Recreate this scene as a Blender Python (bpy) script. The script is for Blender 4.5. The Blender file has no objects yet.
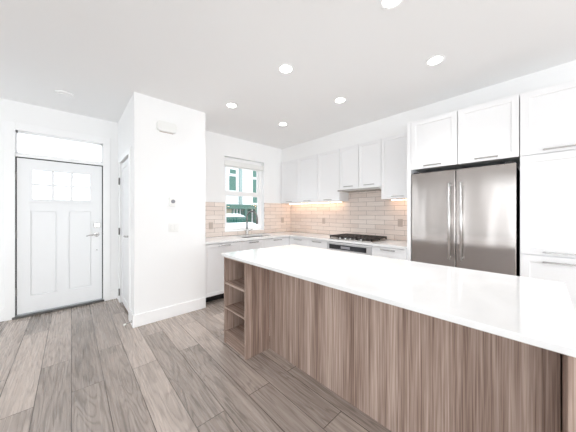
import bpy, bmesh, math
from mathutils import Vector, Matrix

C = bpy.context.scene.collection
S = bpy.context.scene
PI = math.pi
S.unit_settings.system = 'METRIC'

# ------------------------------------------------------------------ camera, sky, light, exposure
cam_d = bpy.data.cameras.new('camera'); cam = bpy.data.objects.new('camera', cam_d); C.objects.link(cam)
cam.location = (0, 0, 1.33); cam.rotation_euler = (PI/2, 0, -math.radians(42.72))
cam_d.sensor_width = 36.0; cam_d.lens = 234.5/576*36.0; cam_d.shift_y = -3.0/576
cam_d.clip_start = 0.02; cam_d.clip_end = 200
S.camera = cam

w = bpy.data.worlds.new('sky'); S.world = w; w.use_nodes = True
bg = w.node_tree.nodes['Background']
bg.inputs[0].default_value = (0.86, 0.94, 1.0, 1); bg.inputs[1].default_value = 2.6

def area(name, loc, rot, sx, sy, power, col=(1, 1, 1)):
    d = bpy.data.lights.new(name, 'AREA'); d.shape = 'RECTANGLE'; d.size = sx; d.size_y = sy
    d.energy = power; d.color = col
    o = bpy.data.objects.new(name, d); C.objects.link(o); o.location = loc; o.rotation_euler = rot
    return o
# daylight entering by the glazing behind the viewer (south wall) and beside (west wall)
area('daylight_south_wide', (1.1, -5.08, 1.35), (PI/2-0.6, 0, 0), 3.0, 2.0, 132, (0.95, 0.985, 1.0))
area('daylight_south_narrow', (-1.4, -5.08, 1.35), (PI/2-0.85, 0, 0), 1.3, 2.0, 78, (0.95, 0.985, 1.0))
area('daylight_west', (-2.28, -0.4, 1.35), (PI/2-0.85, 0, -PI/2), 2.6, 2.0, 27, (0.95, 0.985, 1.0))

area('fill_hall', (-2.28, 3.75, 1.35), (PI/2-0.6, 0, -PI/2), 1.1, 2.0, 7, (0.95, 0.985, 1.0))  # added fill to brighten the closet side and entry, no known source

S.view_settings.view_transform = 'Standard'; S.view_settings.look = 'None'
S.view_settings.exposure = 0.1; S.view_settings.gamma = 1.0
S.view_settings.use_curve_mapping = False
S.cycles.use_denoising = True
S.cycles.max_bounces = 14; S.cycles.diffuse_bounces = 8; S.cycles.glossy_bounces = 6
S.cycles.transparent_max_bounces = 16; S.cycles.sample_clamp_indirect = 6

# ------------------------------------------------------------------ materials
def new_mat(name):
    m = bpy.data.materials.new(name); m.use_nodes = True
    nt = m.node_tree; return m, nt, nt.nodes, nt.links, nt.nodes['Principled BSDF']

def lin(c):
    return tuple(((v/255)/12.92 if v/255 <= 0.04045 else ((v/255+0.055)/1.055)**2.4) for v in c) + (1,)

def paint(name, rgb, rough=0.6, metal=0.0, bump=0.0, scale=220, spec=0.5, vary=0.015):
    m, nt, N, L, b = new_mat(name)
    tc = N.new('ShaderNodeTexCoord'); n = N.new('ShaderNodeTexNoise')
    n.inputs['Scale'].default_value = scale; n.inputs['Detail'].default_value = 2
    L.new(tc.outputs['Object'], n.inputs['Vector'])
    mr = N.new('ShaderNodeMapRange'); mr.inputs[3].default_value = 1-vary; mr.inputs[4].default_value = 1+vary
    L.new(n.outputs[0], mr.inputs[0])
    mx = N.new('ShaderNodeVectorMath'); mx.operation = 'SCALE'; mx.inputs[0].default_value = lin(rgb)[:3]
    L.new(mr.outputs[0], mx.inputs['Scale']); L.new(mx.outputs[0], b.inputs['Base Color'])
    b.inputs['Roughness'].default_value = rough; b.inputs['Metallic'].default_value = metal
    b.inputs['Specular IOR Level'].default_value = spec
    if bump:
        bp = N.new('ShaderNodeBump'); bp.inputs['Strength'].default_value = bump; bp.inputs['Distance'].default_value = 0.002
        L.new(n.outputs[0], bp.inputs['Height']); L.new(bp.outputs[0], b.inputs['Normal'])
    return m

def emit(name, rgb, strength):
    m, nt, N, L, b = new_mat(name)
    b.inputs['Base Color'].default_value = lin(rgb)
    b.inputs['Emission Color'].default_value = lin(rgb); b.inputs['Emission Strength'].default_value = strength
    return m

def glass(name, tint=(1, 1, 1), refl=0.06):
    m, nt, N, L, b = new_mat(name)
    out = N['Material Output']; N.remove(b)
    t = N.new('ShaderNodeBsdfTransparent'); t.inputs[0].default_value = (*tint, 1)
    g = N.new('ShaderNodeBsdfGlossy'); g.inputs['Roughness'].default_value = 0.02
    x = N.new('ShaderNodeMixShader'); x.inputs[0].default_value = refl
    L.new(t.outputs[0], x.inputs[1]); L.new(g.outputs[0], x.inputs[2]); L.new(x.outputs[0], out.inputs[0])
    return m

def wood(name, along='z', dark=(118, 96, 85), mid=(163, 141, 129), light=(196, 176, 164), rough=0.5):
    """fine straight-grained veneer, grain running along the given axis"""
    m, nt, N, L, b = new_mat(name)
    tc = N.new('ShaderNodeTexCoord'); mp = N.new('ShaderNodeMapping')
    fine = {'z': (36, 36, 0.6), 'y': (36, 0.6, 36), 'x': (0.6, 36, 36)}[along]
    mp.inputs['Scale'].default_value = fine; L.new(tc.outputs['Object'], mp.inputs[0])
    n1 = N.new('ShaderNodeTexNoise'); n1.inputs['Scale'].default_value = 1.0; n1.inputs['Detail'].default_value = 5
    n1.inputs['Roughness'].default_value = 0.65; n1.inputs['Distortion'].default_value = 0.35
    L.new(mp.outputs[0], n1.inputs['Vector'])
    mp2 = N.new('ShaderNodeMapping'); mp2.inputs['Scale'].default_value = tuple(v*4.2 for v in fine)
    L.new(tc.outputs['Object'], mp2.inputs[0])
    n2 = N.new('ShaderNodeTexNoise'); n2.inputs['Scale'].default_value = 1.0; n2.inputs['Detail'].default_value = 3
    L.new(mp2.outputs[0], n2.inputs['Vector'])
    mp3 = N.new('ShaderNodeMapping'); mp3.inputs['Scale'].default_value = tuple(v*0.2 for v in fine)
    L.new(tc.outputs['Object'], mp3.inputs[0])
    n3 = N.new('ShaderNodeTexNoise'); n3.inputs['Scale'].default_value = 1.0; n3.inputs['Detail'].default_value = 1
    L.new(mp3.outputs[0], n3.inputs['Vector'])
    a = N.new('ShaderNodeMath'); a.operation = 'MULTIPLY_ADD'; a.inputs[1].default_value = 0.45
    L.new(n2.outputs[0], a.inputs[0])
    a0 = N.new('ShaderNodeMath'); a0.operation = 'MULTIPLY'; a0.inputs[1].default_value = 0.45
    L.new(n1.outputs[0], a0.inputs[0]); L.new(a0.outputs[0], a.inputs[2])
    a2 = N.new('ShaderNodeMath'); a2.operation = 'MULTIPLY_ADD'; a2.inputs[1].default_value = 0.3
    L.new(n3.outputs[0], a2.inputs[0]); L.new(a.outputs[0], a2.inputs[2])
    r = N.new('ShaderNodeValToRGB'); e = r.color_ramp.elements
    e[0].position = 0.47; e[0].color = lin(dark); e[1].position = 0.73; e[1].color = lin(light)
    k = e.new(0.60); k.color = lin(mid)
    L.new(a2.outputs[0], r.inputs[0]); L.new(r.outputs[0], b.inputs['Base Color'])
    b.inputs['Roughness'].default_value = rough; b.inputs['Specular IOR Level'].default_value = 0.35
    bp = N.new('ShaderNodeBump'); bp.inputs['Strength'].default_value = 0.12; bp.inputs['Distance'].default_value = 0.001
    L.new(a.outputs[0], bp.inputs['Height']); L.new(bp.outputs[0], b.inputs['Normal'])
    return m

def floor_mat():
    m, nt, N, L, b = new_mat('oak_planks')
    tc = N.new('ShaderNodeTexCoord'); sp = N.new('ShaderNodeSeparateXYZ'); L.new(tc.outputs['Object'], sp.inputs[0])
    cb = N.new('ShaderNodeCombineXYZ'); L.new(sp.outputs[1], cb.inputs[0]); L.new(sp.outputs[0], cb.inputs[1])
    br = N.new('ShaderNodeTexBrick'); L.new(cb.outputs[0], br.inputs['Vector'])
    br.offset = 0.37; br.offset_frequency = 2; br.squash = 1.0
    br.inputs['Color1'].default_value = (0, 0, 0, 1); br.inputs['Color2'].default_value = (1, 1, 1, 1)
    br.inputs['Mortar'].default_value = (0.5, 0.5, 0.5, 1)
    br.inputs['Scale'].default_value = 1.0; br.inputs['Mortar Size'].default_value = 0.0026
    br.inputs['Mortar Smooth'].default_value = 0.1; br.inputs['Bias'].default_value = 0.0
    br.inputs['Brick Width'].default_value = 1.45; br.inputs['Row Height'].default_value = 0.19
    sc = N.new('ShaderNodeVectorMath'); sc.operation = 'SCALE'; sc.inputs['Scale'].default_value = 37.0
    L.new(br.outputs['Color'], sc.inputs[0])
    ad = N.new('ShaderNodeVectorMath'); ad.operation = 'ADD'
    L.new(tc.outputs['Object'], ad.inputs[0]); L.new(sc.outputs[0], ad.inputs[1])
    # cathedral grain: a noise stretched along the plank, cut into contour bands
    mp = N.new('ShaderNodeMapping'); mp.inputs['Scale'].default_value = (6.5, 0.75, 1); L.new(ad.outputs[0], mp.inputs[0])
    n1 = N.new('ShaderNodeTexNoise'); n1.inputs['Scale'].default_value = 1.0; n1.inputs['Detail'].default_value = 2.5
    n1.inputs['Distortion'].default_value = 0.5; L.new(mp.outputs[0], n1.inputs['Vector'])
    k = N.new('ShaderNodeMath'); k.operation = 'MULTIPLY'; k.inputs[1].default_value = 85; L.new(n1.outputs[0], k.inputs[0])
    sn = N.new('ShaderNodeMath'); sn.operation = 'SINE'; L.new(k.outputs[0], sn.inputs[0])
    # fine streaks
    mp2 = N.new('ShaderNodeMapping'); mp2.inputs['Scale'].default_value = (70, 2.2, 1); L.new(ad.outputs[0], mp2.inputs[0])
    n2 = N.new('ShaderNodeTexNoise'); n2.inputs['Scale'].default_value = 1.0; n2.inputs['Detail'].default_value = 4
    L.new(mp2.outputs[0], n2.inputs['Vector'])
    # broad cloudiness
    mp3 = N.new('ShaderNodeMapping'); mp3.inputs['Scale'].default_value = (5, 1.2, 1); L.new(ad.outputs[0], mp3.inputs[0])
    n3 = N.new('ShaderNodeTexNoise'); n3.inputs['Scale'].default_value = 1.0; n3.inputs['Detail'].default_value = 2
    L.new(mp3.outputs[0], n3.inputs['Vector'])
    def madd(x, f, y=None, c=0.0):
        q = N.new('ShaderNodeMath'); q.operation = 'MULTIPLY_ADD'; q.inputs[1].default_value = f
        L.new(x, q.inputs[0])
        if y is None: q.inputs[2].default_value = c
        else: L.new(y, q.inputs[2])
        return q.outputs[0]
    sa = madd(sn.outputs[0], 0.5, None, 0.5)
    pw = N.new('ShaderNodeMath'); pw.operation = 'POWER'; pw.inputs[1].default_value = 3.0; L.new(sa, pw.inputs[0])
    f = madd(pw.outputs[0], -0.17, None, 0.07)
    f = madd(n2.outputs[0], 0.22, f)
    f = madd(n3.outputs[0], 0.34, f)
    f = madd(br.outputs['Color'], 0.34, f)
    r = N.new('ShaderNodeValToRGB'); e = r.color_ramp.elements
    e[0].position = 0.12; e[0].color = lin((118, 109, 102)); e[1].position = 0.85; e[1].color = lin((206, 192, 182))
    q = e.new(0.45); q.color = lin((165, 153, 145))
    L.new(f, r.inputs[0])
    mx = N.new('ShaderNodeMix'); mx.data_type = 'RGBA'; L.new(br.outputs['Fac'], mx.inputs[0])
    L.new(r.outputs[0], mx.inputs[6]); mx.inputs[7].default_value = lin((84, 74, 68))
    L.new(mx.outputs[2], b.inputs['Base Color'])
    rr = N.new('ShaderNodeMapRange'); rr.inputs[3].default_value = 0.2; rr.inputs[4].default_value = 0.34
    L.new(n2.outputs[0], rr.inputs[0]); L.new(rr.outputs[0], b.inputs['Roughness'])
    bp = N.new('ShaderNodeBump'); bp.inputs['Strength'].default_value = 0.25; bp.inputs['Distance'].default_value = 0.0015
    iv = madd(br.outputs['Fac'], -1.0, sn.outputs[0]); iv = madd(iv, 0.35, n2.outputs[0])
    L.new(iv, bp.inputs['Height']); L.new(bp.outputs[0], b.inputs['Normal'])
    return m

def tile_mat(name, axis):
    """long subway tiles in running bond; axis = the horizontal world axis of the wall"""
    m, nt, N, L, b = new_mat(name)
    tc = N.new('ShaderNodeTexCoord'); sp = N.new('ShaderNodeSeparateXYZ'); L.new(tc.outputs['Object'], sp.inputs[0])
    cb = N.new('ShaderNodeCombineXYZ'); L.new(sp.outputs[axis], cb.inputs[0]); L.new(sp.outputs[2], cb.inputs[1])
    mp = N.new('ShaderNodeMapping'); mp.inputs['Location'].default_value = (0.155 if axis == 1 else 0.02, -0.915, 0)
    L.new(cb.outputs[0], mp.inputs[0])
    br = N.new('ShaderNodeTexBrick'); L.new(mp.outputs[0], br.inputs['Vector'])
    br.offset = 0.5; br.offset_frequency = 2
    br.inputs['Color1'].default_value = lin((222, 208, 199)); br.inputs['Color2'].default_value = lin((232, 221, 213))
    br.inputs['Mortar'].default_value = lin((152, 139, 131))
    br.inputs['Scale'].default_value = 1; br.inputs['Mortar Size'].default_value = 0.0022
    br.inputs['Mortar Smooth'].default_value = 0.1
    br.inputs['Brick Width'].default_value = 0.31; br.inputs['Row Height'].default_value = 0.0755
    mp2 = N.new('ShaderNodeMapping'); mp2.inputs['Scale'].default_value = (6, 6, 40) ; L.new(tc.outputs['Object'], mp2.inputs[0])
    n = N.new('ShaderNodeTexNoise'); n.inputs['Scale'].default_value = 1.0; n.inputs['Detail'].default_value = 3
    L.new(mp2.outputs[0], n.inputs['Vector'])
    mr = N.new('ShaderNodeMapRange'); mr.inputs[3].default_value = 0.9; mr.inputs[4].default_value = 1.1; L.new(n.outputs[0], mr.inputs[0])
    v = N.new('ShaderNodeVectorMath'); v.operation = 'SCALE'; L.new(br.outputs['Color'], v.inputs[0]); L.new(mr.outputs[0], v.inputs['Scale'])
    L.new(v.outputs[0], b.inputs['Base Color']); b.inputs['Roughness'].default_value = 0.3
    bp = N.new('ShaderNodeBump'); bp.invert = True; bp.inputs['Strength'].default_value = 0.5; bp.inputs['Distance'].default_value = 0.002
    L.new(br.outputs['Fac'], bp.inputs['Height']); L.new(bp.outputs[0], b.inputs['Normal'])
    return m

def quartz_mat():
    m, nt, N, L, b = new_mat('white_quartz')
    tc = N.new('ShaderNodeTexCoord'); n = N.new('ShaderNodeTexNoise'); n.inputs['Scale'].default_value = 2.2
    n.inputs['Detail'].default_value = 6; n.inputs['Distortion'].default_value = 1.2; L.new(tc.outputs['Object'], n.inputs['Vector'])
    r = N.new('ShaderNodeValToRGB'); e = r.color_ramp.elements
    e[0].position = 0.3; e[0].color = lin((229, 229, 229)); e[1].position = 0.65; e[1].color = lin((238, 238, 238))
    L.new(n.outputs[0], r.inputs[0]); L.new(r.outputs[0], b.inputs['Base Color'])
    b.inputs['Roughness'].default_value = 0.09
    return m

def steel_mat(name, rgb=(205, 203, 203), rough=0.2, wavy=0.0):
    m, nt, N, L, b = new_mat(name)
    b.inputs['Base Color'].default_value = lin(rgb); b.inputs['Metallic'].default_value = 1.0
    tc = N.new('ShaderNodeTexCoord'); mp = N.new('ShaderNodeMapping'); mp.inputs['Scale'].default_value = (3, 3, 240)
    L.new(tc.outputs['Object'], mp.inputs[0])
    n = N.new('ShaderNodeTexNoise'); n.inputs['Scale'].default_value = 1.0; L.new(mp.outputs[0], n.inputs['Vector'])
    mr = N.new('ShaderNodeMapRange'); mr.inputs[3].default_value = rough*0.8; mr.inputs[4].default_value = rough*1.25
    L.new(n.outputs[0], mr.inputs[0]); L.new(mr.outputs[0], b.inputs['Roughness'])
    if wavy:
        tg = N.new('ShaderNodeTangent'); tg.direction_type = 'RADIAL'; tg.axis = 'Z'; L.new(tg.outputs[0], b.inputs['Tangent'])
        b.inputs['Anisotropic'].default_value = 0.8
        mp2 = N.new('ShaderNodeMapping'); mp2.inputs['Scale'].default_value = (1, 5.5, 0.9); L.new(tc.outputs['Object'], mp2.inputs[0])
        n2 = N.new('ShaderNodeTexNoise'); n2.inputs['Scale'].default_value = 1.0; n2.inputs['Detail'].default_value = 0.5
        L.new(mp2.outputs[0], n2.inputs['Vector'])
        bp = N.new('ShaderNodeBump'); bp.inputs['Strength'].default_value = wavy; bp.inputs['Distance'].default_value = 0.02
        L.new(n2.outputs[0], bp.inputs['Height']); L.new(bp.outputs[0], b.inputs['Normal'])
    return m

def siding_mat():
    m, nt, N, L, b = new_mat('lap_siding')
    tc = N.new('ShaderNodeTexCoord'); sp = N.new('ShaderNodeSeparateXYZ'); L.new(tc.outputs['Object'], sp.inputs[0])
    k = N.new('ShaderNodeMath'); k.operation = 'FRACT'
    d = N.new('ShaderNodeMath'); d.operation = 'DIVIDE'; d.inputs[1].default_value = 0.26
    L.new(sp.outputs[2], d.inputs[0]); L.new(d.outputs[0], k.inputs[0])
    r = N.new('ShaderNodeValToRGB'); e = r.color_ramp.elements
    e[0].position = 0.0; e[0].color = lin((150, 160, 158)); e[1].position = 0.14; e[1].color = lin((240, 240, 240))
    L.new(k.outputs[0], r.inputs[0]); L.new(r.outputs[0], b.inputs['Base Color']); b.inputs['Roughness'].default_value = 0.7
    return m

M = dict(
    wall=paint('wall_paint', (243, 243, 243), 0.75, bump=0.05),
    ceil=paint('ceiling_paint', (240, 240, 240), 0.85, bump=0.05),
    trim=paint('trim_paint', (245, 245, 245), 0.4),
    cab=paint('cabinet_lacquer', (238, 238, 239), 0.32, vary=0.006),
    door=paint('door_paint', (238, 239, 240), 0.4),
    plastic=paint('white_plastic', (236, 236, 234), 0.35),
    dark=paint('dark_gasket', (38, 38, 40), 0.6),
    bronze=paint('threshold_bronze', (92, 90, 88), 0.4, metal=0.6),
    black=paint('black_toe_kick', (14, 14, 15), 0.5),
    iron=paint('cast_iron', (50, 43, 40), 0.5, bump=0.3, scale=400),
    blackglass=paint('black_glass', (40, 41, 45), 0.15),
    silver=paint('silver_panel', (196, 196, 198), 0.35, metal=0.3),
    display=paint('display_grey', (150, 150, 156), 0.2),
    rubber=paint('white_rubber', (244, 244, 240), 0.6),
    hinge=steel_mat('hinge_steel', (132, 130, 128), 0.35),
    nickel=steel_mat('satin_nickel', (188, 186, 184), 0.25),
    chrome=steel_mat('chrome', (235, 235, 235), 0.3),
    steel=steel_mat('brushed_steel', (182, 175, 171), 0.2, wavy=0.75),
    sink=steel_mat('sink_steel', (170, 166, 162), 0.3),
    plate=paint('taupe_cover_plate', (190, 176, 166), 0.4),
    gap=paint('shadow_gap_board', (90, 90, 92), 0.7),
    quartz=quartz_mat(), floor=floor_mat(),
    wood_z=wood('island_veneer_upright', 'z'), wood_y=wood('island_veneer_lengthwise', 'y'),
    tile_x=tile_mat('taupe_subway_tile_x', 0), tile_y=tile_mat('taupe_subway_tile_y', 1),
    glass=glass('clear_glass'), teal=glass('unused_teal') ,
    lamp=emit('lamp_diffuser', (255, 252, 246), 14.0),
    strip=emit('warm_strip', (255, 210, 168), 22.0),
    siding=siding_mat(),
    greenpane=paint('green_window', (62, 112, 98), 0.1),
    greentrim=paint('green_trim', (70, 112, 100), 0.5),
    greypipe=paint('grey_pipe', (150, 168, 165), 0.5),
    beige=paint('beige_stucco', (176, 170, 150), 0.8, bump=0.2, scale=60),
    road=paint('asphalt', (120, 122, 124), 0.9, bump=0.3, scale=90),
    carpaint=paint('white_car_paint', (240, 242, 244), 0.15),
    cargls=paint('car_glass', (40, 84, 76), 0.05),
    tyre=paint('tyre_rubber', (26, 26, 28), 0.8),
)
M.pop('teal')

# ------------------------------------------------------------------ helpers
def bx(bm, x0, x1, y0, y1, z0, z1, bev=0.0, seg=1):
    r = bmesh.ops.create_cube(bm, size=1.0)
    vs = r['verts']
    for v in vs:
        v.co = Vector(((x0+x1)/2+v.co.x*(x1-x0), (y0+y1)/2+v.co.y*(y1-y0), (z0+z1)/2+v.co.z*(z1-z0)))
    if bev > 0:
        es = list({e for v in vs for e in v.link_edges})
        bmesh.ops.bevel(bm, geom=es, offset=bev, offset_type='OFFSET', segments=seg, profile=0.5, affect='EDGES', clamp_overlap=True)
    return bm

def box(*a, **k):
    return bx(bmesh.new(), *a, **k)

def tube(bm, pts, r, seg=12, caps=True):
    pts = [Vector(p) for p in pts]; rings = []
    rad = r if isinstance(r, (list, tuple)) else [r]*len(pts)
    ref = None
    for i, p in enumerate(pts):
        if i == 0: d = pts[1]-pts[0]
        elif i == len(pts)-1: d = pts[-1]-pts[-2]
        else: d = (pts[i+1]-pts[i]).normalized()+(pts[i]-pts[i-1]).normalized()
        d.normalize()
        if ref is None:
            ref = d.cross(Vector((0, 0, 1)))
            if ref.length < 1e-3: ref = d.cross(Vector((1, 0, 0)))
        ref = (ref-d*ref.dot(d)).normalized(); up = d.cross(ref)
        rings.append([bm.verts.new(p+ref*math.cos(2*PI*k/seg)*rad[i]+up*math.sin(2*PI*k/seg)*rad[i]) for k in range(seg)])
    for a, b in zip(rings, rings[1:]):
        for k in range(seg):
            bm.faces.new((a[k], a[(k+1) % seg], b[(k+1) % seg], b[k])).smooth = True
    if caps:
        bm.faces.new(rings[0][::-1]); bm.faces.new(rings[-1])
    return bm

def lathe(bm, c, axis, prof, seg=28):
    """prof = [(radius, offset along axis)]"""
    ax = Vector(axis).normalized(); u = ax.orthogonal().normalized(); v = ax.cross(u); c = Vector(c); rings = []
    for r, o in prof:
        if r < 1e-6: rings.append([bm.verts.new(c+ax*o)])
        else: rings.append([bm.verts.new(c+ax*o+u*r*math.cos(2*PI*k/seg)+v*r*math.sin(2*PI*k/seg)) for k in range(seg)])
    for a, b in zip(rings, rings[1:]):
        for k in range(seg):
            k2 = (k+1) % seg
            q = [a[0] if len(a) == 1 else a[k]] + ([] if len(a) == 1 else [a[k2]]) + [b[0] if len(b) == 1 else b[k2]] + ([] if len(b) == 1 else [b[k]])
            if len(q) > 2:
                bm.faces.new(q)
    return bm

def wloc(o):
    v = Vector((0, 0, 0))
    while o is not None:
        v += o.location; o = o.parent
    return v

def obj(name, bm, m, parent=None):
    bmesh.ops.recalc_face_normals(bm, faces=bm.faces[:])
    if parent is not None:
        bmesh.ops.translate(bm, verts=bm.verts[:], vec=-wloc(parent))
    me = bpy.data.meshes.new(name); bm.to_mesh(me); bm.free()
    o = bpy.data.objects.new(name, me); C.objects.link(o); me.materials.append(m)
    if parent is not None: o.parent = parent
    return o

def struct(name, bm, m, parent=None):
    o = obj(name, bm, m, parent)
    if parent is None: o['kind'] = 'structure'
    return o

def tag(o, label, cat, group=None):
    o['label'] = label; o['category'] = cat
    if group: o['group'] = group
    return o

def thing(name, label, cat, loc, group=None):
    o = bpy.data.objects.new(name, None); C.objects.link(o); o.location = loc; o.empty_display_size = 0.1
    return tag(o, label, cat, group)

def copy_tree(o, loc, label=None):
    def cp(s, par):
        c = s.copy(); C.objects.link(c); c.parent = par
        for ch in list(s.children): cp(ch, c)
        return c
    r = cp(o, None); r.location = loc
    if label: r['label'] = label
    return r

def front(axis, p, a0, a1, z0, z1, th=0.02, frame=0.065, rec=0.007):
    """shaker front; axis 'x' faces -X at x=p, axis 'y' faces -Y at y=p"""
    bm = bmesh.new(); g = 0.0015
    if axis == 'x': bx(bm, p, p+th, a0+g, a1-g, z0+g, z1-g); n = Vector((-1, 0, 0))
    else: bx(bm, a0+g, a1-g, p, p+th, z0+g, z1-g); n = Vector((0, -1, 0))
    bmesh.ops.recalc_face_normals(bm, faces=bm.faces[:])
    if frame:
        f = max(bm.faces, key=lambda q: q.normal.dot(n))
        bmesh.ops.inset_region(bm, faces=[f], thickness=frame, depth=0)
        bmesh.ops.inset_region(bm, faces=[f], thickness=0.006, depth=-rec)
    return bm

def pull(axis, p, c, z, length=0.17, out=0.028):
    """flat bar pull on two posts"""
    bm = bmesh.new(); h = length/2
    if axis == 'x':
        bx(bm, p-out, p-out+0.009, c-h, c+h, z-0.006, z+0.006, 0.0015)
        for s in (-1, 1): bx(bm, p-out+0.008, p, c+s*(h-0.012)-0.005, c+s*(h-0.012)+0.005, z-0.005, z+0.005)
    else:
        bx(bm, c-h, c+h, p-out, p-out+0.009, z-0.006, z+0.006, 0.0015)
        for s in (-1, 1): bx(bm, c+s*(h-0.012)-0.005, c+s*(h-0.012)+0.005, p-out+0.008, p, z-0.005, z+0.005)
    return bm

# ------------------------------------------------------------------ the room
CEIL = 2.74; YE = 4.50; YK = 3.90; XK = 3.68; XW = -2.4; YS = -5.2
struct('floor', box(XW, 3.9, YS, 4.7, -0.12, 0), M['floor'])
struct('ceiling', box(XW, 3.9, YS, 4.7, CEIL, CEIL+0.15), M['ceil'])

# entry wall with the door and transom opening
DX0, DX1 = -0.515, 0.345
bm = bmesh.new()
bx(bm, XW, DX0-0.03, YE, YE+0.16, 0, CEIL); bx(bm, DX1+0.03, 1.386, YE, YE+0.16, 0, CEIL)
bx(bm, DX0-0.03, DX1+0.03, YE, YE+0.16, 2.39, CEIL)
struct('wall_north_entry', bm, M['wall'])

# closet block
struct('wall_closet_south', box(0.535, 1.386, 3.215, 3.33, 0, CEIL), M['wall'])
bm = bmesh.new()
bx(bm, 0.535, 0.65, 3.33, 3.495, 0, CEIL); bx(bm, 0.535, 0.65, 4.25, YE, 0, CEIL); bx(bm, 0.535, 0.65, 3.495, 4.25, 2.075, CEIL)
struct('wall_closet_west', bm, M['wall'])
struct('wall_closet_east', box(1.27, 1.386, 3.33, YE, 0, CEIL), M['wall'])

# kitchen window wall
WX0, WX1, WZ0, WZ1 = 2.036, 2.925, 0.985, 2.37
bm = bmesh.new()
bx(bm, 1.386, WX0, YK, YK+0.16, 0, CEIL); bx(bm, WX1, XK+0.16, YK, YK+0.16, 0, CEIL)
bx(bm, WX0, WX1, YK, YK+0.16, 0, WZ0); bx(bm, WX0, WX1, YK, YK+0.16, WZ1, CEIL)
struct('wall_north_kitchen', bm, M['wall'])
struct('wall_east', box(XK, XK+0.16, YS, YK, 0, CEIL), M['wall'])
struct('wall_bulkhead', box(3.415, XK, -0.47, YK, 2.445, CEIL), M['wall'])

# rear walls with the glazing that lights the room
bm = bmesh.new()
for a, b_ in ((XW, -2.1), (-0.7, -0.45), (2.65, XK)): bx(bm, a, b_, YS-0.16, YS, 0, CEIL)
for a, b_ in ((-2.1, -0.7), (-0.45, 2.65)):
    bx(bm, a, b_, YS-0.16, YS, 0, 0.35); bx(bm, a, b_, YS-0.16, YS, 2.35, CEIL)
struct('wall_south', bm, M['wall'])
bm = bmesh.new()
bx(bm, XW-0.16, XW, YS, -1.7, 0, CEIL); bx(bm, XW-0.16, XW, 0.9, 3.15, 0, CEIL); bx(bm, XW-0.16, XW, 4.35, YE, 0, CEIL)
bx(bm, XW-0.16, XW, 3.15, 4.35, 0, 0.35); bx(bm, XW-0.16, XW, 3.15, 4.35, 2.35, CEIL)
bx(bm, XW-0.16, XW, -1.7, 0.9, 0, 0.35); bx(bm, XW-0.16, XW, -1.7, 0.9, 2.35, CEIL)
struct('wall_west', bm, M['wall'])
def plain_window(name, axis, p, a0, a1):
    bm = bmesh.new(); n = 3 if a1-a0 > 2 else 2
    def bar(u0, u1, z0, z1):
        if axis == 'y': bx(bm, u0, u1, p-0.1, p-0.03, z0, z1)
        else: bx(bm, p-0.1, p-0.03, u0, u1, z0, z1)
    bar(a0, a1, 0.35, 0.41); bar(a0, a1, 2.29, 2.35)
    for k in range(n+1):
        u = a0+(a1-a0)*k/n; u = min(max(u, a0+0.03), a1-0.03); bar(u-0.03, u+0.03, 0.41, 2.29)
    o = struct(name, bm, M['trim'])
    if axis == 'y': obj('window_glass', box(a0+0.02, a1-0.02, p-0.068, p-0.062, 0.37, 2.33), M['glass'], o)
    else: obj('window_glass', box(p-0.068, p-0.062, a0+0.02, a1-0.02, 0.37, 2.33), M['glass'], o)
plain_window('window_2', 'y', YS, -2.1, -0.7); plain_window('window_3', 'y', YS, -0.45, 2.65)
plain_window('window_4', 'x', XW, -1.7, 0.9); plain_window('window_hall_added', 'x', XW, 3.15, 4.35)  # the hall window is unseen, added to go with the fill light

# backsplash tile
bm = bmesh.new()
bx(bm, 1.386, WX0, YK-0.01, YK, 0.915, 1.52); bx(bm, WX1, XK, YK-0.01, YK, 0.915, 1.54); bx(bm, WX0, WX1, YK-0.01, YK, 0.915, WZ0)
struct('wall_tiles_north', bm, M['tile_x'])
bm = bmesh.new(); bx(bm, XK-0.01, XK, 1.137, YK-0.01, 0.915, 1.72)
struct('wall_tiles_east', bm, M['tile_y'])

# baseboards: flat board with an eased top
def board(name, x0, x1, y0, y1, h=0.145): struct(name, box(x0, x1, y0, y1, 0, h, bev=0.003), M['trim'])
board('baseboard_closet_south', 0.521, 1.386, 3.201, 3.215)
board('baseboard_closet_west', 0.521, 0.535, 3.215, 3.425)
board('baseboard_north_west', XW, DX0-0.092, YE-0.014, YE)
board('baseboard_north_entry', DX1+0.092, 0.535, YE-0.014, YE)
board('baseboard_closet_corner', 0.521, 0.535, 4.325, YE-0.014)
board('baseboard_west', XW, XW+0.014, YS, YE-0.014)
board('baseboard_south', XW, XK, YS, YS+0.014)

# ---------------- front door (door_1) with casing (trim_1)
bm = bmesh.new()
bx(bm, DX0-0.092, DX0-0.004, YE-0.026, YE, 0, 2.47, 0.003); bx(bm, DX1+0.004, DX1+0.092, YE-0.026, YE, 0, 2.47, 0.003)
bx(bm, DX0-0.004, DX1+0.004, YE-0.026, YE, 2.375, 2.47, 0.003)
bx(bm, DX0-0.004, DX1+0.004, YE-0.012, YE+0.1, 2.045, 2.085)           # bar between door and transom
bx(bm, DX0-0.03, DX0-0.006, YE, YE+0.14, 0.04, 2.40); bx(bm, DX1+0.006, DX1+0.03, YE, YE+0.14, 0.04, 2.40)   # jambs
struct('trim_1', bm, M['trim'])
bm = bmesh.new()
bx(bm, DX0-0.003, DX1+0.003, YE+0.035, YE+0.05, 2.085, 2.105); bx(bm, DX0-0.003, DX1+0.003, YE+0.035, YE+0.05, 2.355, 2.385)
bx(bm, DX0-0.005, DX0+0.012, YE+0.035, YE+0.05, 2.085, 2.385); bx(bm, DX1-0.012, DX1+0.005, YE+0.035, YE+0.05, 2.085, 2.385)
tr = struct('window_5', bm, M['trim'])
obj('transom_glass', box(DX0+0.01, DX1-0.01, YE+0.039, YE+0.044, 2.1, 2.36), M['glass'], tr)
struct('trim_2', box(DX0-0.03, DX1+0.02, YE-0.035, YE+0.10, 0, 0.028, 0.006), M['bronze'])     # threshold
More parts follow.
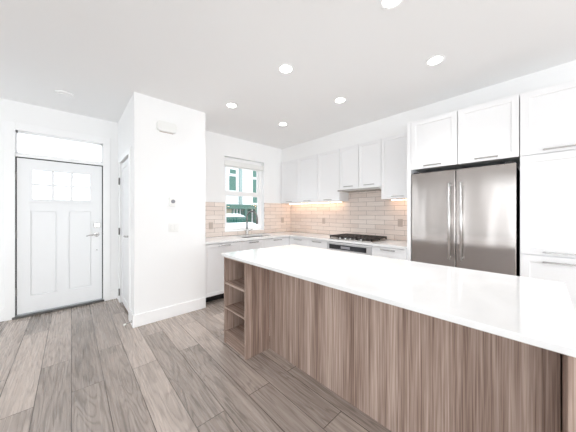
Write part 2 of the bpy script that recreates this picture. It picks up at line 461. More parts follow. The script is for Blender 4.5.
bm = bmesh.new()                                                        # weather strip in the gap round the slab
bx(bm, DX0-0.006, DX0+0.006, YE+0.012, YE+0.05, 0.04, 2.045); bx(bm, DX1-0.006, DX1+0.006, YE+0.012, YE+0.05, 0.04, 2.045)
bx(bm, DX0-0.006, DX1+0.006, YE+0.012, YE+0.05, 2.032, 2.045)
struct('trim_3', bm, M['dark'])

LX = [-0.372, -0.186, 0.003, 0.198]; LZ0, LZ1, LZM = 1.515, 1.893, 1.705
d1 = bpy.data.objects.new('door_1', None); C.objects.link(d1); d1.location = ((DX0+DX1)/2, YE, 0.04); d1['kind'] = 'structure'
y0, y1 = YE+0.0, YE+0.045
dx0, dx1 = DX0+0.008, DX1-0.008
bm = bmesh.new()
# slab built as stiles, rails and recessed panels
bx(bm, dx0, LX[0]-0.02, y0, y1, 0.045, 2.03); bx(bm, LX[3]+0.02, dx1, y0, y1, 0.045, 2.03)
a, b_ = LX[0]-0.02, LX[3]+0.02
bx(bm, a, b_, y0, y1, 0.045, 0.255); bx(bm, a, b_, y0, y1, 1.36, LZ0-0.02); bx(bm, a, b_, y0, y1, LZ1+0.02, 2.03)
bx(bm, -0.143, -0.032, y0, y1, 0.255, 1.36)
for q0, q1 in ((a, -0.143), (-0.032, b_)):
    bx(bm, q0, q1, y0+0.017, y1-0.004, 0.255, 1.36)
    bx(bm, q0+0.012, q1-0.012, y0+0.005, y0+0.017, 0.267, 1.348, 0.004)
obj('door_slab', bm, M['door'], d1)
bm = bmesh.new()
bx(bm, a, LX[0], y0-0.008, y1, LZ0-0.02, LZ1+0.02); bx(bm, LX[3], b_, y0-0.008, y1, LZ0-0.02, LZ1+0.02)
bx(bm, LX[0], LX[3], y0-0.008, y1, LZ0-0.02, LZ0); bx(bm, LX[0], LX[3], y0-0.008, y1, LZ1, LZ1+0.02)
for xx in LX[1:3]: bx(bm, xx-0.014, xx+0.014, y0+0.002, y1-0.005, LZ0, LZ1)
bx(bm, LX[0], LX[3], y0+0.006, y1-0.006, LZM-0.013, LZM+0.013)
gf = obj('glazing_frame', bm, M['door'], d1)
obj('window_glass', box(LX[0]-0.005, LX[3]+0.005, y0+0.02, y0+0.025, LZ0-0.005, LZ1+0.005), M['glass'], gf)
bm = bmesh.new(); bx(bm, a-0.01, b_+0.01, y0-0.022, y0, LZ0-0.045, LZ0-0.028, 0.002)
obj('ledge', bm, M['door'], d1)
for z in (1.80, 1.06, 0.33):
    bm = bmesh.new(); tube(bm, [(DX0-0.002, YE-0.006, z-0.05), (DX0-0.002, YE-0.006, z+0.05)], 0.008, 10)
    bx(bm, DX0-0.012, DX0+0.010, YE-0.003, YE+0.002, z-0.045, z+0.045)
    obj('hinge', bm, M['hinge'], d1)
bm = bmesh.new(); bx(bm, 0.243, 0.317, y0-0.022, y0, 1.115, 1.185, 0.006, 2)
lock = obj('deadbolt', bm, M['nickel'], d1)
obj('thumb_turn', box(0.272, 0.288, y0-0.036, y0-0.02, 1.13, 1.17, bev=0.003), M['chrome'], lock)
bm = bmesh.new(); lathe(bm, (0.277, y0, 1.01), (0, -1, 0), [(0.032, 0), (0.032, 0.008), (0.012, 0.011), (0.011, 0.05), (0, 0.05)], 24)
hd = obj('door_handle', bm, M['nickel'], d1)
bm = bmesh.new(); tube(bm, [(0.285, y0-0.05, 1.012), (0.24, y0-0.052, 1.012), (0.18, y0-0.05, 1.004), (0.155, y0-0.046, 0.997)], [0.011, 0.010, 0.008, 0.006], 10)
obj('lever', bm, M['nickel'], hd)
bm = bmesh.new(); lathe(bm, (0.277, y0, 0.783), (0, -1, 0), [(0.009, 0), (0.009, 0.004), (0, 0.004)], 16)
obj('bolt_cap', bm, M['nickel'], d1)

# ---------------- closet door (door_2) with casing (trim_4)
bm = bmesh.new(); x0 = 0.521
bx(bm, x0, 0.535, 3.425, 3.497, 0, 2.145, 0.002); bx(bm, x0, 0.535, 4.248, 4.325, 0, 2.145, 0.002)
bx(bm, x0, 0.535, 3.497, 4.248, 2.073, 2.145, 0.002)
struct('trim_4', bm, M['trim'])
d2 = bpy.data.objects.new('door_2', None); C.objects.link(d2); d2.location = (0.545, 3.87, 0.0); d2['kind'] = 'structure'
bm = front('x', 0.545, 3.502, 4.243, 0.03, 2.05, th=0.035, frame=0.11, rec=0.009)
obj('door_slab', bm, M['door'], d2)
for z in (1.80, 1.06, 0.16):
    bm = bmesh.new(); tube(bm, [(0.519, 4.243, z-0.05), (0.519, 4.243, z+0.05)], 0.010, 10)
    bx(bm, 0.518, 0.5215, 4.246, 4.278, z-0.045, z+0.045)
    obj('hinge', bm, M['hinge'], d2)
bm = bmesh.new(); lathe(bm, (0.545, 3.565, 1.03), (-1, 0, 0), [(0.032, 0), (0.032, 0.008), (0.012, 0.011), (0.011, 0.05), (0, 0.05)], 24)
hd = obj('door_handle', bm, M['nickel'], d2)
bm = bmesh.new(); tube(bm, [(0.495, 3.557, 1.032), (0.493, 3.61, 1.032), (0.497, 3.68, 1.026)], [0.011, 0.010, 0.007], 10)
obj('lever', bm, M['nickel'], hd)

# ---------------- kitchen window (window_1)
yw = YK+0.09
bm = bmesh.new()
bx(bm, WX0, WX0+0.055, yw, yw+0.06, WZ0, WZ1); bx(bm, WX1-0.06, WX1, yw, yw+0.06, WZ0, WZ1)
bx(bm, WX0+0.055, WX1-0.06, yw, yw+0.06, WZ0, WZ0+0.03); bx(bm, WX0+0.055, WX1-0.06, yw, yw+0.06, WZ1-0.06, WZ1)
w1 = struct('window_1', bm, M['trim'])
def sash(z0, z1, y, rb, rt):
    bm = bmesh.new(); xa, xb = WX0+0.057, WX1-0.062
    bx(bm, xa, xa+0.03, y, y+0.025, z0, z1); bx(bm, xb-0.03, xb, y, y+0.025, z0, z1)
    bx(bm, xa+0.03, xb-0.03, y, y+0.025, z0, z0+rb); bx(bm, xa+0.03, xb-0.03, y, y+0.025, z1-rt, z1)
    o = obj('sash', bm, M['trim'], w1)
    obj('window_glass', box(xa+0.02, xb-0.02, y+0.01, y+0.015, z0+0.03, z1-0.03), M['glass'], o)
sash(1.675, WZ1-0.06, yw+0.03, 0.075, 0.04); sash(WZ0+0.03, 1.745, yw+0.002, 0.03, 0.09)
obj('window_sill', box(WX0, WX1, YK-0.014, yw, WZ0-0.0, WZ0+0.018, bev=0.003), M['trim'], w1)

# ------------------------------------------------------------------ outside
struct('ground_outside', box(-12, 40, 4.9, 60, -0.6, -0.33), M['road'])
yh = 17.0
H = thing('house', 'white lap-sided neighbouring house with green windows seen through the kitchen window', 'house', (11, yh, -0.4))
bm = bmesh.new(); bx(bm, 4, 17, yh, yh+6, 2.0, 8.2); bx(bm, 4, 17, yh+1.2, yh+6, -0.4, 2.0)
obj('siding_wall', bm, M['siding'], H)
bm = bmesh.new()
v = [bm.verts.new(p) for p in ((3.6, yh-0.5, 8.2), (17.4, yh-0.5, 8.2), (17.4, yh+6.5, 8.2), (3.6, yh+6.5, 8.2), (3.6, yh+3, 10.6), (17.4, yh+3, 10.6))]
for f in ((0, 1, 5, 4), (2, 3, 4, 5), (0, 4, 3), (1, 2, 5), (3, 2, 1, 0)): bm.faces.new([v[i] for i in f])
obj('roof', bm, M['greentrim'], H)
def hwin(x0, x1, z0, z1, y=yh):
    bm = bmesh.new(); t = 0.13
    bx(bm, x0-t, x0, y-0.06, y, z0-t, z1+t); bx(bm, x1, x1+t, y-0.06, y, z0-t, z1+t)
    bx(bm, x0, x1, y-0.06, y, z0-t, z0); bx(bm, x0, x1, y-0.06, y, z1, z1+t)
    o = obj('window', bm, M['trim'], H); obj('pane', box(x0, x1, y-0.02, y+0.01, z0, z1), M['greenpane'], o)
hwin(9.25, 9.88, 3.15, 4.3); hwin(11.5, 12.1, 2.2, 4.25); hwin(11.5, 12.1, 4.45, 5.6); hwin(9.3, 9.88, 4.5, 4.85)
obj('downpipe', box(10.17, 10.42, yh-0.14, yh, 2.0, 8.2), M['greypipe'], H)
obj('beam', box(4.2, 11.6, yh-0.25, yh+0.05, 1.66, 2.02), M['greentrim'], H)
obj('post', box(11.62, 12.05, yh-0.3, yh+0.1, -0.4, 2.05), M['greentrim'], H)
obj('post', box(10.62, 10.8, yh-0.25, yh+0.05, -0.4, 1.66), M['greentrim'], H)
obj('stucco_wall', box(4.2, 9.55, yh+0.1, yh+0.4, -0.4, 1.66), M['beige'], H)
obj('entry_glazing', box(9.55, 11.62, yh+0.3, yh+0.36, -0.4, 1.66), M['greenpane'], H)
for xx in (9.85, 10.15, 10.45): obj('mullion', box(xx-0.04, xx+0.04, yh+0.22, yh+0.3, -0.4, 1.66), M['trim'], H)

cx, cy, gz = 7.62, 13.4, -0.33
K = thing('car', 'white parked car with dark green glass outside the kitchen window', 'car', (cx, cy, gz))
def lofted(sections):
    """sections: list of (y, halfwidth_bottom, halfwidth_top, z0, z1)"""
    bm = bmesh.new(); rings = []
    for (y, wb, wt, z0, z1) in sections:
        rings.append([bm.verts.new((cx+sx, cy+y, gz+z)) for sx, z in ((-wb, z0), (wb, z0), (wb, (z0+z1)/2), (wt, z1), (-wt, z1), (-wb, (z0+z1)/2))])
    for a_, b2 in zip(rings, rings[1:]):
        for k in range(6): bm.faces.new((a_[k], a_[(k+1) % 6], b2[(k+1) % 6], b2[k]))
    bm.faces.new(rings[0]); bm.faces.new(rings[-1][::-1]); return bm
obj('body', lofted([(-2.15, 0.72, 0.62, 0.3, 0.66), (-1.95, 0.86, 0.76, 0.2, 0.88), (-0.95, 0.9, 0.8, 0.2, 1.08), (1.5, 0.9, 0.8, 0.2, 1.08), (2.0, 0.86, 0.76, 0.2, 1.04), (2.15, 0.75, 0.66, 0.3, 0.8)]), M['carpaint'], K)
obj('cabin_glass', lofted([(-0.85, 0.79, 0.78, 1.05, 1.075), (-0.2, 0.78, 0.68, 1.05, 1.44), (1.1, 0.78, 0.66, 1.05, 1.44), (1.75, 0.78, 0.74, 1.05, 1.1)]), M['cargls'], K)
obj('roof', lofted([(-0.24, 0.72, 0.66, 1.40, 1.48), (0.4, 0.72, 0.6, 1.40, 1.62), (1.1, 0.70, 0.6, 1.40, 1.55)]), M['carpaint'], K)
for sx in (-0.82, 0.82):
    for yy in (-1.35, 1.35):
        bm = bmesh.new(); lathe(bm, (cx+sx-0.1, cy+yy, gz+0.32), (1, 0, 0), [(0, 0), (0.2, 0), (0.3, 0.0), (0.32, 0.03), (0.32, 0.17), (0.3, 0.2), (0.2, 0.2), (0, 0.2)], 24)
        obj('wheel', bm, M['tyre'], K)

# ------------------------------------------------------------------ island
IZ = 0.887; IT = 0.915
ct = obj('island_countertop', box(1.13, 2.16, -0.093, 2.238, IZ, IT, bev=0.003), M['quartz'])
tag(ct, 'long glossy white quartz island top over wood veneer cabinets', 'countertop')
# open shelf unit at the window end of the island
U = thing('shelf_unit', 'open wood veneer shelf niche at the window end of the island', 'shelf unit', (1.29, 2.02, 0))
sx0, sx1, sy0, sy1 = 1.156, 1.43, 1.815, 2.225
obj('side_panel', box(sx0, sx1, sy0, sy0+0.02, 0, IZ), M['wood_z'], U)
obj('side_panel', box(sx0, sx1, sy1-0.02, sy1, 0, IZ), M['wood_z'], U)
obj('back_panel', box(sx1-0.012, sx1, sy0+0.02, sy1-0.02, 0, IZ), M['wood_z'], U)
for z in (0.605, 0.355, 0.105):
    obj('shelf', box(sx0+0.004, sx1-0.012, sy0+0.02, sy1-0.02, z, z+0.02), M['wood_y'], U)
obj('toe_board', box(sx0+0.012, sx0+0.03, sy0+0.02, sy1-0.02, 0, 0.105), M['wood_y'], U)
obj('top_rail', box(sx0+0.004, sx1-0.012, sy0+0.02, sy1-0.02, IZ-0.018, IZ), M['wood_y'], U)
# island carcass: seating-side panel, ends, kitchen-side fronts
B = thing('island_cabinet', 'long wood veneer island base with tall panel under the white overhang', 'cabinet', (1.78, 1.06, 0))
obj('back_panel', box(1.432, 1.452, -0.05, 1.814, 0, IZ), M['wood_z'], B)
obj('end_panel', box(1.432, 2.11, 2.203, 2.225, 0, IZ), M['wood_z'], B)
obj('carcass', box(1.455, 2.10, -0.045, 2.2, 0.1, IZ), M['cab'], B)
obj('toe_kick', box(1.5, 2.04, -0.045, 2.2, 0, 0.1), M['black'], B)
E = obj('island_end_panel', box(1.15, 2.12, -0.082, -0.055, 0, IZ, bev=0.001), M['wood_z'])
tag(E, 'upright wood veneer end panel carrying the island top opposite the open shelves', 'panel')

# ------------------------------------------------------------------ perimeter worktop with sink cut-out
CZ0, CZ1 = 0.882, 0.912
SX0, SX1, SY0, SY1 = 2.14, 2.74, 3.40, 3.76
bm = bmesh.new()
bx(bm, 1.388, SX0, 3.235, YK-0.011, CZ0, CZ1); bx(bm, SX1, XK-0.011, 3.235, YK-0.011, CZ0, CZ1)
bx(bm, SX0, SX1, 3.235, SY0, CZ0, CZ1); bx(bm, SX0, SX1, SY1, YK-0.011, CZ0, CZ1)
bx(bm, 3.02, XK-0.011, 1.139, 3.235, CZ0, CZ1)
tag(obj('kitchen_countertop', bm, M['quartz']), 'white quartz L-shaped worktop along the tiled walls under the window', 'countertop')

# sink + tap
sk = thing('sink', 'undermounted stainless steel sink below the kitchen window', 'sink', (2.44, 3.58, 0.68))
bm = bmesh.new(); t = 0.012
bx(bm, SX0-t, SX1+t, SY0-t, SY1+t, 0.67, 0.682); bx(bm, SX0-t, SX0, SY0-t, SY1+t, 0.682, CZ0-0.001); bx(bm, SX1, SX1+t, SY0-t, SY1+t, 0.682, CZ0-0.001)
bx(bm, SX0, SX1, SY0-t, SY0, 0.682, CZ0-0.001); bx(bm, SX0, SX1, SY1, SY1+t, 0.682, CZ0-0.001)
obj('basin', bm, M['hinge'], sk)
bm = bmesh.new(); lathe(bm, (2.44, 3.6, 0.682), (0, 0, 1), [(0.045, 0), (0.045, 0.003), (0.03, 0.004), (0, 0.002)], 20)
obj('drain', bm, M['chrome'], sk)
fx, fy = 2.455, 3.81
fa = thing('faucet', 'gooseneck chrome faucet standing behind the sink in front of the window', 'faucet', (fx, fy, CZ1))
bm = bmesh.new(); lathe(bm, (fx, fy, CZ1), (0, 0, 1), [(0.032, 0), (0.032, 0.006), (0.025, 0.01), (0.023, 0.11), (0.016, 0.115), (0, 0.115)], 20)
obj('base', bm, M['nickel'], fa)
pts = [(fx, fy, CZ1+0.10), (fx, fy, 1.245)]
cxr = 0.115
for k in range(1, 13):
    an = PI*k/12; pts.append((fx+0.07*(1-math.cos(an))/2, fy-cxr*(1-math.cos(an)), 1.245+cxr*math.sin(an)))
ex, ey, ez = pts[-1]
bm = bmesh.new(); tube(bm, pts, 0.0145, 12); obj('spout', bm, M['hinge'], fa)
bm = bmesh.new(); tube(bm, [(ex, ey, ez+0.005), (ex, ey, ez-0.03), (ex, ey, ez-0.12)], [0.016, 0.02, 0.018], 12); obj('spray_head', bm, M['hinge'], fa)
bm = bmesh.new(); tube(bm, [(fx+0.02, fy, CZ1+0.075), (fx+0.05, fy, CZ1+0.08), (fx+0.115, fy-0.01, CZ1+0.105)], [0.009, 0.008, 0.006], 10); obj('lever', bm, M['nickel'], fa)

# ------------------------------------------------------------------ base cabinets
def base_y(label, x0, x1, kinds, name='base_cabinet', group='white base cabinets'):
    """under the window: fronts face -Y"""
    p = 3.26; t_ = thing(name, label, 'cabinet', ((x0+x1)/2, 3.57, 0), group)
    obj('body', box(x0+0.001, x1-0.001, p+0.022, YK-0.002, 0.11, 0.66), M['cab'], t_)
    obj('toe_kick', box(x0+0.001, x1-0.001, p+0.13, p+0.15, 0, 0.11), M['black'], t_)
    for k, z0, z1, hz in kinds:
        o = obj(k, front('y', p, x0, x1, z0, z1, frame=0.06 if k == 'door' else 0), M['cab'], t_)
        obj('handle', pull('y', p, (x0+x1)/2, hz, 0.19), M['nickel'], o)
base_y('white base cabinet with one tall door standing beside the closet wall', 1.388, 2.007, [('door', 0.12, 0.872, 0.845)])
base_y('white base cabinet with one narrow door directly under the sink', 2.007, 2.445, [('door', 0.12, 0.872, 0.845)])
base_y('white drawer cabinet under the window wall worktop next to the inside corner', 2.445, 3.04, [('drawer', 0.66, 0.872, 0.845), ('drawer', 0.39, 0.655, 0.62), ('drawer', 0.12, 0.385, 0.35)])
def base_x(label, y0, y1, kinds):
    p = 3.04; t_ = thing('base_cabinet', label, 'cabinet', (3.36, (y0+y1)/2, 0), 'white base cabinets')
    obj('body', box(p+0.022, XK-0.012, y0+0.001, y1-0.001, 0.11, CZ0), M['cab'], t_)
    obj('toe_kick', box(p+0.13, p+0.15, y0+0.001, y1-0.001, 0, 0.11), M['black'], t_)
    for k, z0, z1, hz in kinds:
        o = obj(k, front('x', p, y0, y1, z0, z1, frame=0), M['cab'], t_)
        obj('handle', pull('x', p, (y0+y1)/2, hz, 0.19), M['nickel'], o)
three = [('drawer', 0.70, 0.872, 0.845), ('drawer', 0.41, 0.697, 0.66), ('drawer', 0.12, 0.407, 0.37)]
base_x('white drawer cabinet in the inside corner beneath the warm-lit tiles', 2.777, 3.259, three)
base_x('white drawer cabinet between the corner cabinet and the built-in oven', 2.362, 2.777, three)
base_x('white drawer cabinet between the built-in oven and the refrigerator', 1.139, 1.588, three)

# ------------------------------------------------------------------ oven under the cooktop
ov = thing('oven', 'built-in stainless oven with black control panel under the gas cooktop', 'oven', (3.36, 1.975, 0.1))
oy0, oy1 = 1.592, 2.358
obj('body', box(3.06, XK-0.02, oy0+0.01, oy1-0.01, 0.1, 0.872), M['dark'], ov)
cp = obj('control_panel', box(3.032, 3.06, oy0, oy1, 0.747, 0.856, bev=0.003), M['silver'], ov)
bz = obj('black_fascia', box(3.029, 3.0325, oy0+0.075, oy1-0.05, 0.768, 0.839), M['blackglass'], cp)
obj('display', box(3.0275, 3.0295, 1.93, 2.09, 0.785, 0.823), M['display'], cp)
obj('vent_slot', box(3.04, 3.058, oy0, oy1, 0.728, 0.746), M['black'], ov)
dr = obj('oven_door', box(3.032, 3.06, oy0, oy1, 0.16, 0.727, bev=0.003), M['sink'], ov)
obj('window_glass', box(3.029, 3.033, oy0+0.1, oy1-0.1, 0.26, 0.58), M['blackglass'], dr)
bm = bmesh.new(); tube(bm, [(2.98, oy0+0.06, 0.655), (2.98, oy1-0.06, 0.655)], 0.011, 12)
for yy in (oy0+0.09, oy1-0.09): tube(bm, [(3.032, yy, 0.655), (2.98, yy, 0.655)], 0.008, 10)
obj('handle', bm, M['sink'], dr)
obj('filler_strip', box(3.036, 3.06, oy0, oy1, 0.857, 0.872), M['cab'], ov)
obj('plinth', box(3.17, 3.2, oy0, oy1, 0, 0.1), M['black'], ov)

# gas cooktop
ck = thing('cooktop', 'gas cooktop with dark cast-iron grates set in the worktop before the tiles', 'cooktop', (3.36, 2.0, CZ1))
gx0, gx1, gy0, gy1 = 3.11, 3.61, 1.63, 2.37
obj('tray', box(gx0, gx1, gy0, gy1, CZ1, CZ1+0.012, bev=0.004), M['sink'], ck)
for px, py, rr in ((3.25, 1.76, 0.04), (3.49, 1.76, 0.05), (3.38, 2.0, 0.062), (3.25, 2.24, 0.05), (3.49, 2.24, 0.04)):
    bm = bmesh.new(); lathe(bm, (px, py, CZ1+0.012), (0, 0, 1), [(rr, 0), (rr, 0.01), (rr*0.8, 0.012), (rr*0.8, 0.02), (0, 0.022)], 20)
    obj('burner', bm, M['iron'], ck)
for y0_, y1_ in ((gy0+0.005, 1.873), (1.878, 2.122), (2.127, gy1-0.005)):
    bm = bmesh.new(); z0, z1 = CZ1+0.03, CZ1+0.056; xa, xb = gx0+0.01, gx1-0.01
    for yy in (y0_, y1_-0.014, (y0_+y1_)/2-0.007, y0_+(y1_-y0_)*0.25-0.006, y0_+(y1_-y0_)*0.75-0.006): bx(bm, xa, xb, yy, yy+0.014, z0, z1, 0.002)
    for xx in (xa, xb-0.014, xa+(xb-xa)*0.25, xa+(xb-xa)*0.5-0.007, xa+(xb-xa)*0.75): bx(bm, xx, xx+0.014, y0_, y1_, z0, z1, 0.002)
    for yy in (y0_, y1_-0.016):
        for xx in (xa, xb-0.016, (xa+xb)/2): bx(bm, xx, xx+0.016, yy, yy+0.016, CZ1+0.012, z0)
    obj('grate', bm, M['iron'], ck)
for k in range(5):
    bm = bmesh.new(); lathe(bm, (3.15, 1.82+0.09*k, CZ1+0.012), (0, 0, 1), [(0.019, 0), (0.017, 0.022), (0.004, 0.024), (0, 0.024)], 16)
    obj('knob', bm, M['nickel'], ck)

# ------------------------------------------------------------------ wall cabinets
UP = 3.385
def upper(label, y0, y1, zb, short=False):
    t_ = thing('wall_cabinet', label, 'cabinet', (3.53, (y0+y1)/2, zb), 'white wall cabinets')
    obj('body', box(UP+0.021, XK-0.012, y0+0.0005, y1-0.0005, zb+0.004, 2.44), M['cab'], t_)
    o = obj('door', front('x', UP, y0, y1, zb, 2.437, frame=0.066), M['cab'], t_)
    obj('handle', pull('x', UP, (y0+y1)/2-(0.0), zb+0.032, 0.17), M['nickel'], o)
ub = 1.535
upper('white shaker wall cabinet wedged in the corner against the window wall', 3.365, YK-0.012, ub)
upper('white shaker wall cabinet second along from the window wall corner', 2.853, 3.362, ub)
upper('tall white shaker wall cabinet touching the range hood on its window side', 2.362, 2.85, ub)
upper('short white wall cabinet over the range hood on its window side', 2.0, 2.359, 1.738)
upper('short white wall cabinet over the range hood nearer the refrigerator', 1.625, 1.997, 1.738)
upper('tall white shaker wall cabinet between the range hood and refrigerator panel', 1.139, 1.622, ub)
hd = thing('range_hood', 'slim under-cabinet range hood with stainless edge above the gas cooktop', 'range hood', (3.5, 1.99, 1.69))
obj('canopy', box(3.33, XK-0.012, 1.628, 2.356, 1.692, 1.734, bev=0.003), M['plastic'], hd)
obj('front_lip', box(3.322, 3.332, 1.628, 2.356, 1.692, 1.716), M['sink'], hd)
for yy in (1.69, 2.01): obj('grease_filter', box(3.37, 3.62, yy, yy+0.28, 1.687, 1.692), M['sink'], hd)

ul = thing('under_cabinet_light', 'warm light strip glowing under the wall cabinets in the window corner', 'light', (3.5, 3.1, 1.53), 'strip lights under the wall cabinets')
obj('housing', box(3.56, 3.60, 2.45, 3.84, 1.528, 1.538), M['plastic'], ul)
obj('diffuser', box(3.573, 3.587, 2.46, 3.83, 1.524, 1.528), M['strip'], ul)
ul = thing('under_cabinet_light', 'warm light strip glowing under the wall cabinet beside the refrigerator panel', 'light', (3.5, 1.38, 1.53), 'strip lights under the wall cabinets')
obj('housing', box(3.56, 3.60, 1.2, 1.56, 1.528, 1.538), M['plastic'], ul)
obj('diffuser', box(3.573, 3.587, 1.21, 1.55, 1.524, 1.528), M['strip'], ul)

# ------------------------------------------------------------------ tall block: side panel, fridge, cabinets above, pantry
T = 3.06
P = obj('refrigerator_side_panel', box(T, XK-0.002, 1.092, 1.136, 0, 2.44, bev=0.001), M['cab'])
tag(P, 'narrow full-height white panel between the refrigerator and the tiled worktop', 'panel')
def over(label, y0, y1):
    t_ = thing('bridge_cabinet', label, 'cabinet', (3.37, (y0+y1)/2, 1.856), 'white cabinets over the refrigerator')
    obj('body', box(T+0.024, XK-0.002, y0+0.001, y1-0.001, 1.862, 2.44), M['cab'], t_)
    o = obj('door', front('x', T, y0, y1, 1.856, 2.437, frame=0.072), M['cab'], t_)
    obj('handle', pull('x', T, (y0+y1)/2, 1.885, 0.18), M['nickel'], o)
over('white cabinet over the refrigerator door on the cooktop side', 0.621, 1.09)
over('white cabinet over the refrigerator door on the tall pantry side', 0.143, 0.617)
pn = thing('pantry_cabinet', 'full-height white pantry cabinet at the end of the run beside the refrigerator', 'cabinet', (3.37, -0.165, 0))
py0, py1 = -0.465, 0.139
obj('body', box(T+0.022, XK-0.002, py0, py1, 0.11, 2.44), M['cab'], pn)
obj('toe_kick', box(T+0.13, T+0.15, py0, py1, 0, 0.11), M['black'], pn)
for z0, z1, hz in ((1.858, 2.437, 1.887), (0.956, 1.853, 0.985), (0.12, 0.951, 0.90)):
    o = obj('door', front('x', T, py0, py1, z0, z1, frame=0.085), M['cab'], pn)
    obj('handle', pull('x', T, -0.115, hz, 0.22), M['nickel'], o)

fr = thing('refrigerator', 'stainless steel french-door refrigerator built in between white panel and pantry', 'refrigerator', (3.37, 0.62, 0))
fy0, fy1, fx0 = 0.163, 1.082, 3.052
obj('cabinet_body', box(fx0+0.065, XK-0.03, fy0+0.006, fy1-0.006, 0.04, 1.79), M['dark'], fr)
fm = 0.633
for k, (a_, b_) in enumerate(((fy0, fm-0.004), (fm+0.004, fy1))):
    bm = box(fx0, fx0+0.06, a_, b_, 0.70, 1.803, bev=0.006, seg=3)
    o = obj('door', bm, M['steel'], fr)
    hy = 0.683 if k else 0.577
    bm = bmesh.new(); hx = fx0-0.052
    tube(bm, [(hx, hy, 0.83), (hx, hy, 1.655)], 0.0115, 14)
    for zz in (0.85, 1.635): tube(bm, [(fx0, hy, zz), (hx, hy, zz)], 0.009, 10)
    obj('handle', bm, M['chrome'], o)
o = obj('freezer_drawer', box(fx0, fx0+0.06, fy0, fy1, 0.07, 0.692, bev=0.006, seg=3), M['steel'], fr)
bm = bmesh.new(); tube(bm, [(fx0-0.052, fy0+0.06, 0.62), (fx0-0.052, fy1-0.06, 0.62)], 0.0115, 14)
for yy in (fy0+0.09, fy1-0.09): tube(bm, [(fx0, yy, 0.62), (fx0-0.052, yy, 0.62)], 0.009, 10)
obj('handle', bm, M['chrome'], o)
obj('kick_grille', box(fx0+0.04, fx0+0.09, fy0+0.01, fy1-0.01, 0, 0.065), M['dark'], fr)
for yy in (fy0+0.05, fy1-0.05):
    obj('hinge_cover', box(fx0+0.01, fx0+0.09, yy-0.03, yy+0.03, 1.803, 1.82, bev=0.003), M['dark'], fr)

# ------------------------------------------------------------------ blind in the window
bl = thing('roller_blind', 'white roller blind rolled up in its cassette at the top of the kitchen window', 'blind', (2.48, YK+0.04, 2.2))
obj('cassette', box(WX0+0.006, WX1-0.006, YK+0.005, YK+0.075, 2.205, 2.30, bev=0.006, seg=2), M['plastic'], bl)
obj('hem_bar', box(WX0+0.02, WX1-0.02, YK+0.035, YK+0.047, 2.18, 2.203, bev=0.002), M['plastic'], bl)

# ------------------------------------------------------------------ wall fittings
def duplex(bm_axis, p, c, z, label):
    t_ = thing('wall_outlet', label, 'outlet', (p, c, z) if bm_axis == 'x' else (c, p, z), 'outlets on the tiled walls')
    def b2(u0, u1, z0, z1, o0, o1, bev=0.0):
        return box(p-o1, p-o0, u0, u1, z0, z1, bev=bev) if bm_axis == 'x' else box(u0, u1, p-o1, p-o0, z0, z1, bev=bev)
    obj('cover_plate', b2(c-0.036, c+0.036, z-0.058, z+0.058, 0, 0.006, 0.002), M['plate'], t_)
    for s in (-1, 1):
        obj('socket', b2(c-0.017, c+0.017, z+s*0.024-0.015, z+s*0.024+0.015, 0.006, 0.008), M['plate'], t_)
duplex('y', YK-0.01, 1.775, 1.11, 'taupe outlet plate on the tiles between closet wall and window')
duplex('y', YK-0.01, 3.43, 1.175, 'taupe outlet plate on the tiles between window and inside corner')
duplex('x', XK-0.01, 2.93, 1.175, 'taupe outlet plate on the warm-lit tiles beyond the cooktop')
duplex('x', XK-0.01, 1.46, 1.18, 'taupe outlet plate on the tiles between cooktop and refrigerator')

yc = 3.215
ch = thing('door_chime', 'white rounded door chime box high on the closet wall', 'door chime', (0.88, yc, 2.41))
bm = bmesh.new(); bx(bm, 0.766, 0.994, yc-0.045, yc, 2.345, 2.468)
es = [e for e in bm.edges if abs(e.verts[0].co.y-e.verts[1].co.y) > 0.01]
bmesh.ops.bevel(bm, geom=es, offset=0.035, offset_type='OFFSET', segments=5, profile=0.5, affect='EDGES')
es = [e for e in bm.edges if all(v.co.y < yc-0.04 for v in e.verts)]
bmesh.ops.bevel(bm, geom=es, offset=0.008, offset_type='OFFSET', segments=2, profile=0.5, affect='EDGES')
obj('cover', bm, M['plastic'], ch)
bm = bmesh.new(); bx(bm, 0.80, 0.96, yc-0.006, yc, 2.339, 2.346); obj('base_plate', bm, M['plate'], ch)
th = thing('thermostat', 'small white wall thermostat with grey dial below the door chime', 'thermostat', (0.948, yc, 1.465))
obj('body', box(0.91, 0.986, yc-0.02, yc, 1.415, 1.53, bev=0.006, seg=2), M['plastic'], th)
bm = bmesh.new(); lathe(bm, (0.953, yc-0.02, 1.478), (0, -1, 0), [(0.024, 0), (0.024, 0.006), (0.017, 0.008), (0.016, 0.006), (0, 0.006)], 24); obj('dial', bm, M['display'], th)
sw = thing('light_switch', 'white double rocker light switch plate below the thermostat', 'switch', (0.965, yc, 1.15))
obj('cover_plate', box(0.907, 1.023, yc-0.007, yc, 1.092, 1.208, bev=0.002), M['plastic'], sw)
for xx in (0.942, 0.988): obj('rocker', box(xx-0.016, xx+0.016, yc-0.012, yc-0.007, 1.117, 1.183, bev=0.002), M['plastic'], sw)

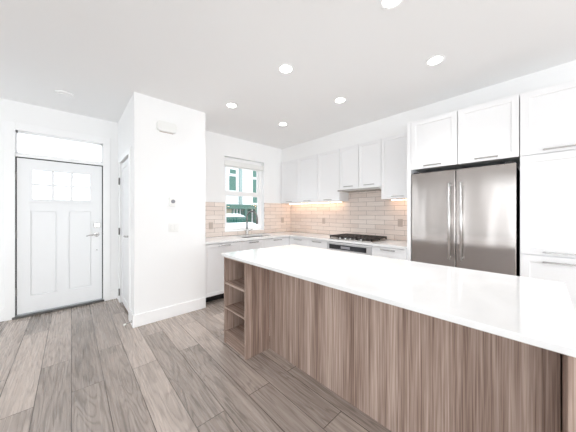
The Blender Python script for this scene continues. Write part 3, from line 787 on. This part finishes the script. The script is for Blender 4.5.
ds = thing('door_stop', 'short white-tipped spring door stop on the baseboard by the closet door', 'door stop', (0.521, 3.27, 0.055))
bm = bmesh.new(); tube(bm, [(0.521, 3.27, 0.055), (0.515, 3.27, 0.055)], 0.014, 14); obj('base', bm, M['nickel'], ds)
bm = bmesh.new(); tube(bm, [(0.517-0.055*k/80, 3.27+0.007*math.cos(k*0.7), 0.055-0.012*(k/80)**2+0.007*math.sin(k*0.7)) for k in range(81)], 0.0016, 6); obj('spring', bm, M['nickel'], ds)
bm = bmesh.new(); tube(bm, [(0.465, 3.27, 0.043), (0.44, 3.27, 0.038)], 0.0105, 12); obj('rubber_tip', bm, M['rubber'], ds)

# ------------------------------------------------------------------ ceiling fittings
def downlight(loc, label):
    x, y = loc; z = CEIL
    t_ = thing('recessed_light', label, 'ceiling light', (x, y, z), 'round recessed ceiling lights')
    bm = bmesh.new(); lathe(bm, (x, y, z), (0, 0, -1), [(0.078, 0), (0.078, 0.003), (0.070, 0.006), (0.058, 0.004), (0.056, 0.0)], 36); obj('trim_ring', bm, M['trim'], t_)
    bm = bmesh.new(); lathe(bm, (x, y, z-0.001), (0, 0, -1), [(0.057, 0), (0.057, 0.002), (0, 0.003)], 36); obj('diffuser', bm, M['lamp'], t_)
    ld = bpy.data.lights.new('bulb', 'AREA'); ld.shape = 'DISK'; ld.size = 0.11; ld.energy = 3.0; ld.spread = math.radians(100); ld.color = (0.98, 0.99, 1.0)
    lo = bpy.data.objects.new('bulb', ld); C.objects.link(lo); lo.parent = t_; lo.location = (0, 0, -0.008)
    return t_
d0 = downlight((1.54, 1.70), 'round recessed ceiling light above the middle of the island top')
for (x, y), lb in (((2.466, 1.71), 'round recessed ceiling light in front of the cooktop wall cabinets'),
                   ((2.47, 0.67), 'round recessed ceiling light in front of the cabinets over the refrigerator'),
                   ((1.54, 2.757), 'round recessed ceiling light closest to the closet wall and window'),
                   ((2.463, 2.784), 'round recessed ceiling light closest to the inside corner of the wall cabinets'),
                   ((1.555, 0.67), 'round recessed ceiling light over the island end away from the window')):
    copy_tree(d0, (x, y, CEIL), lb)
sd = thing('ceiling_disc', 'round white disc on the ceiling before the front door', 'smoke detector', (-0.057, 3.83, CEIL))  # round ceiling fitting of unknown kind
bm = bmesh.new(); lathe(bm, (-0.057, 3.83, CEIL), (0, 0, -1), [(0.085, 0), (0.085, 0.010), (0.078, 0.016), (0.055, 0.018), (0.05, 0.026), (0, 0.028)], 36); obj('base', bm, M['ceil'], sd)
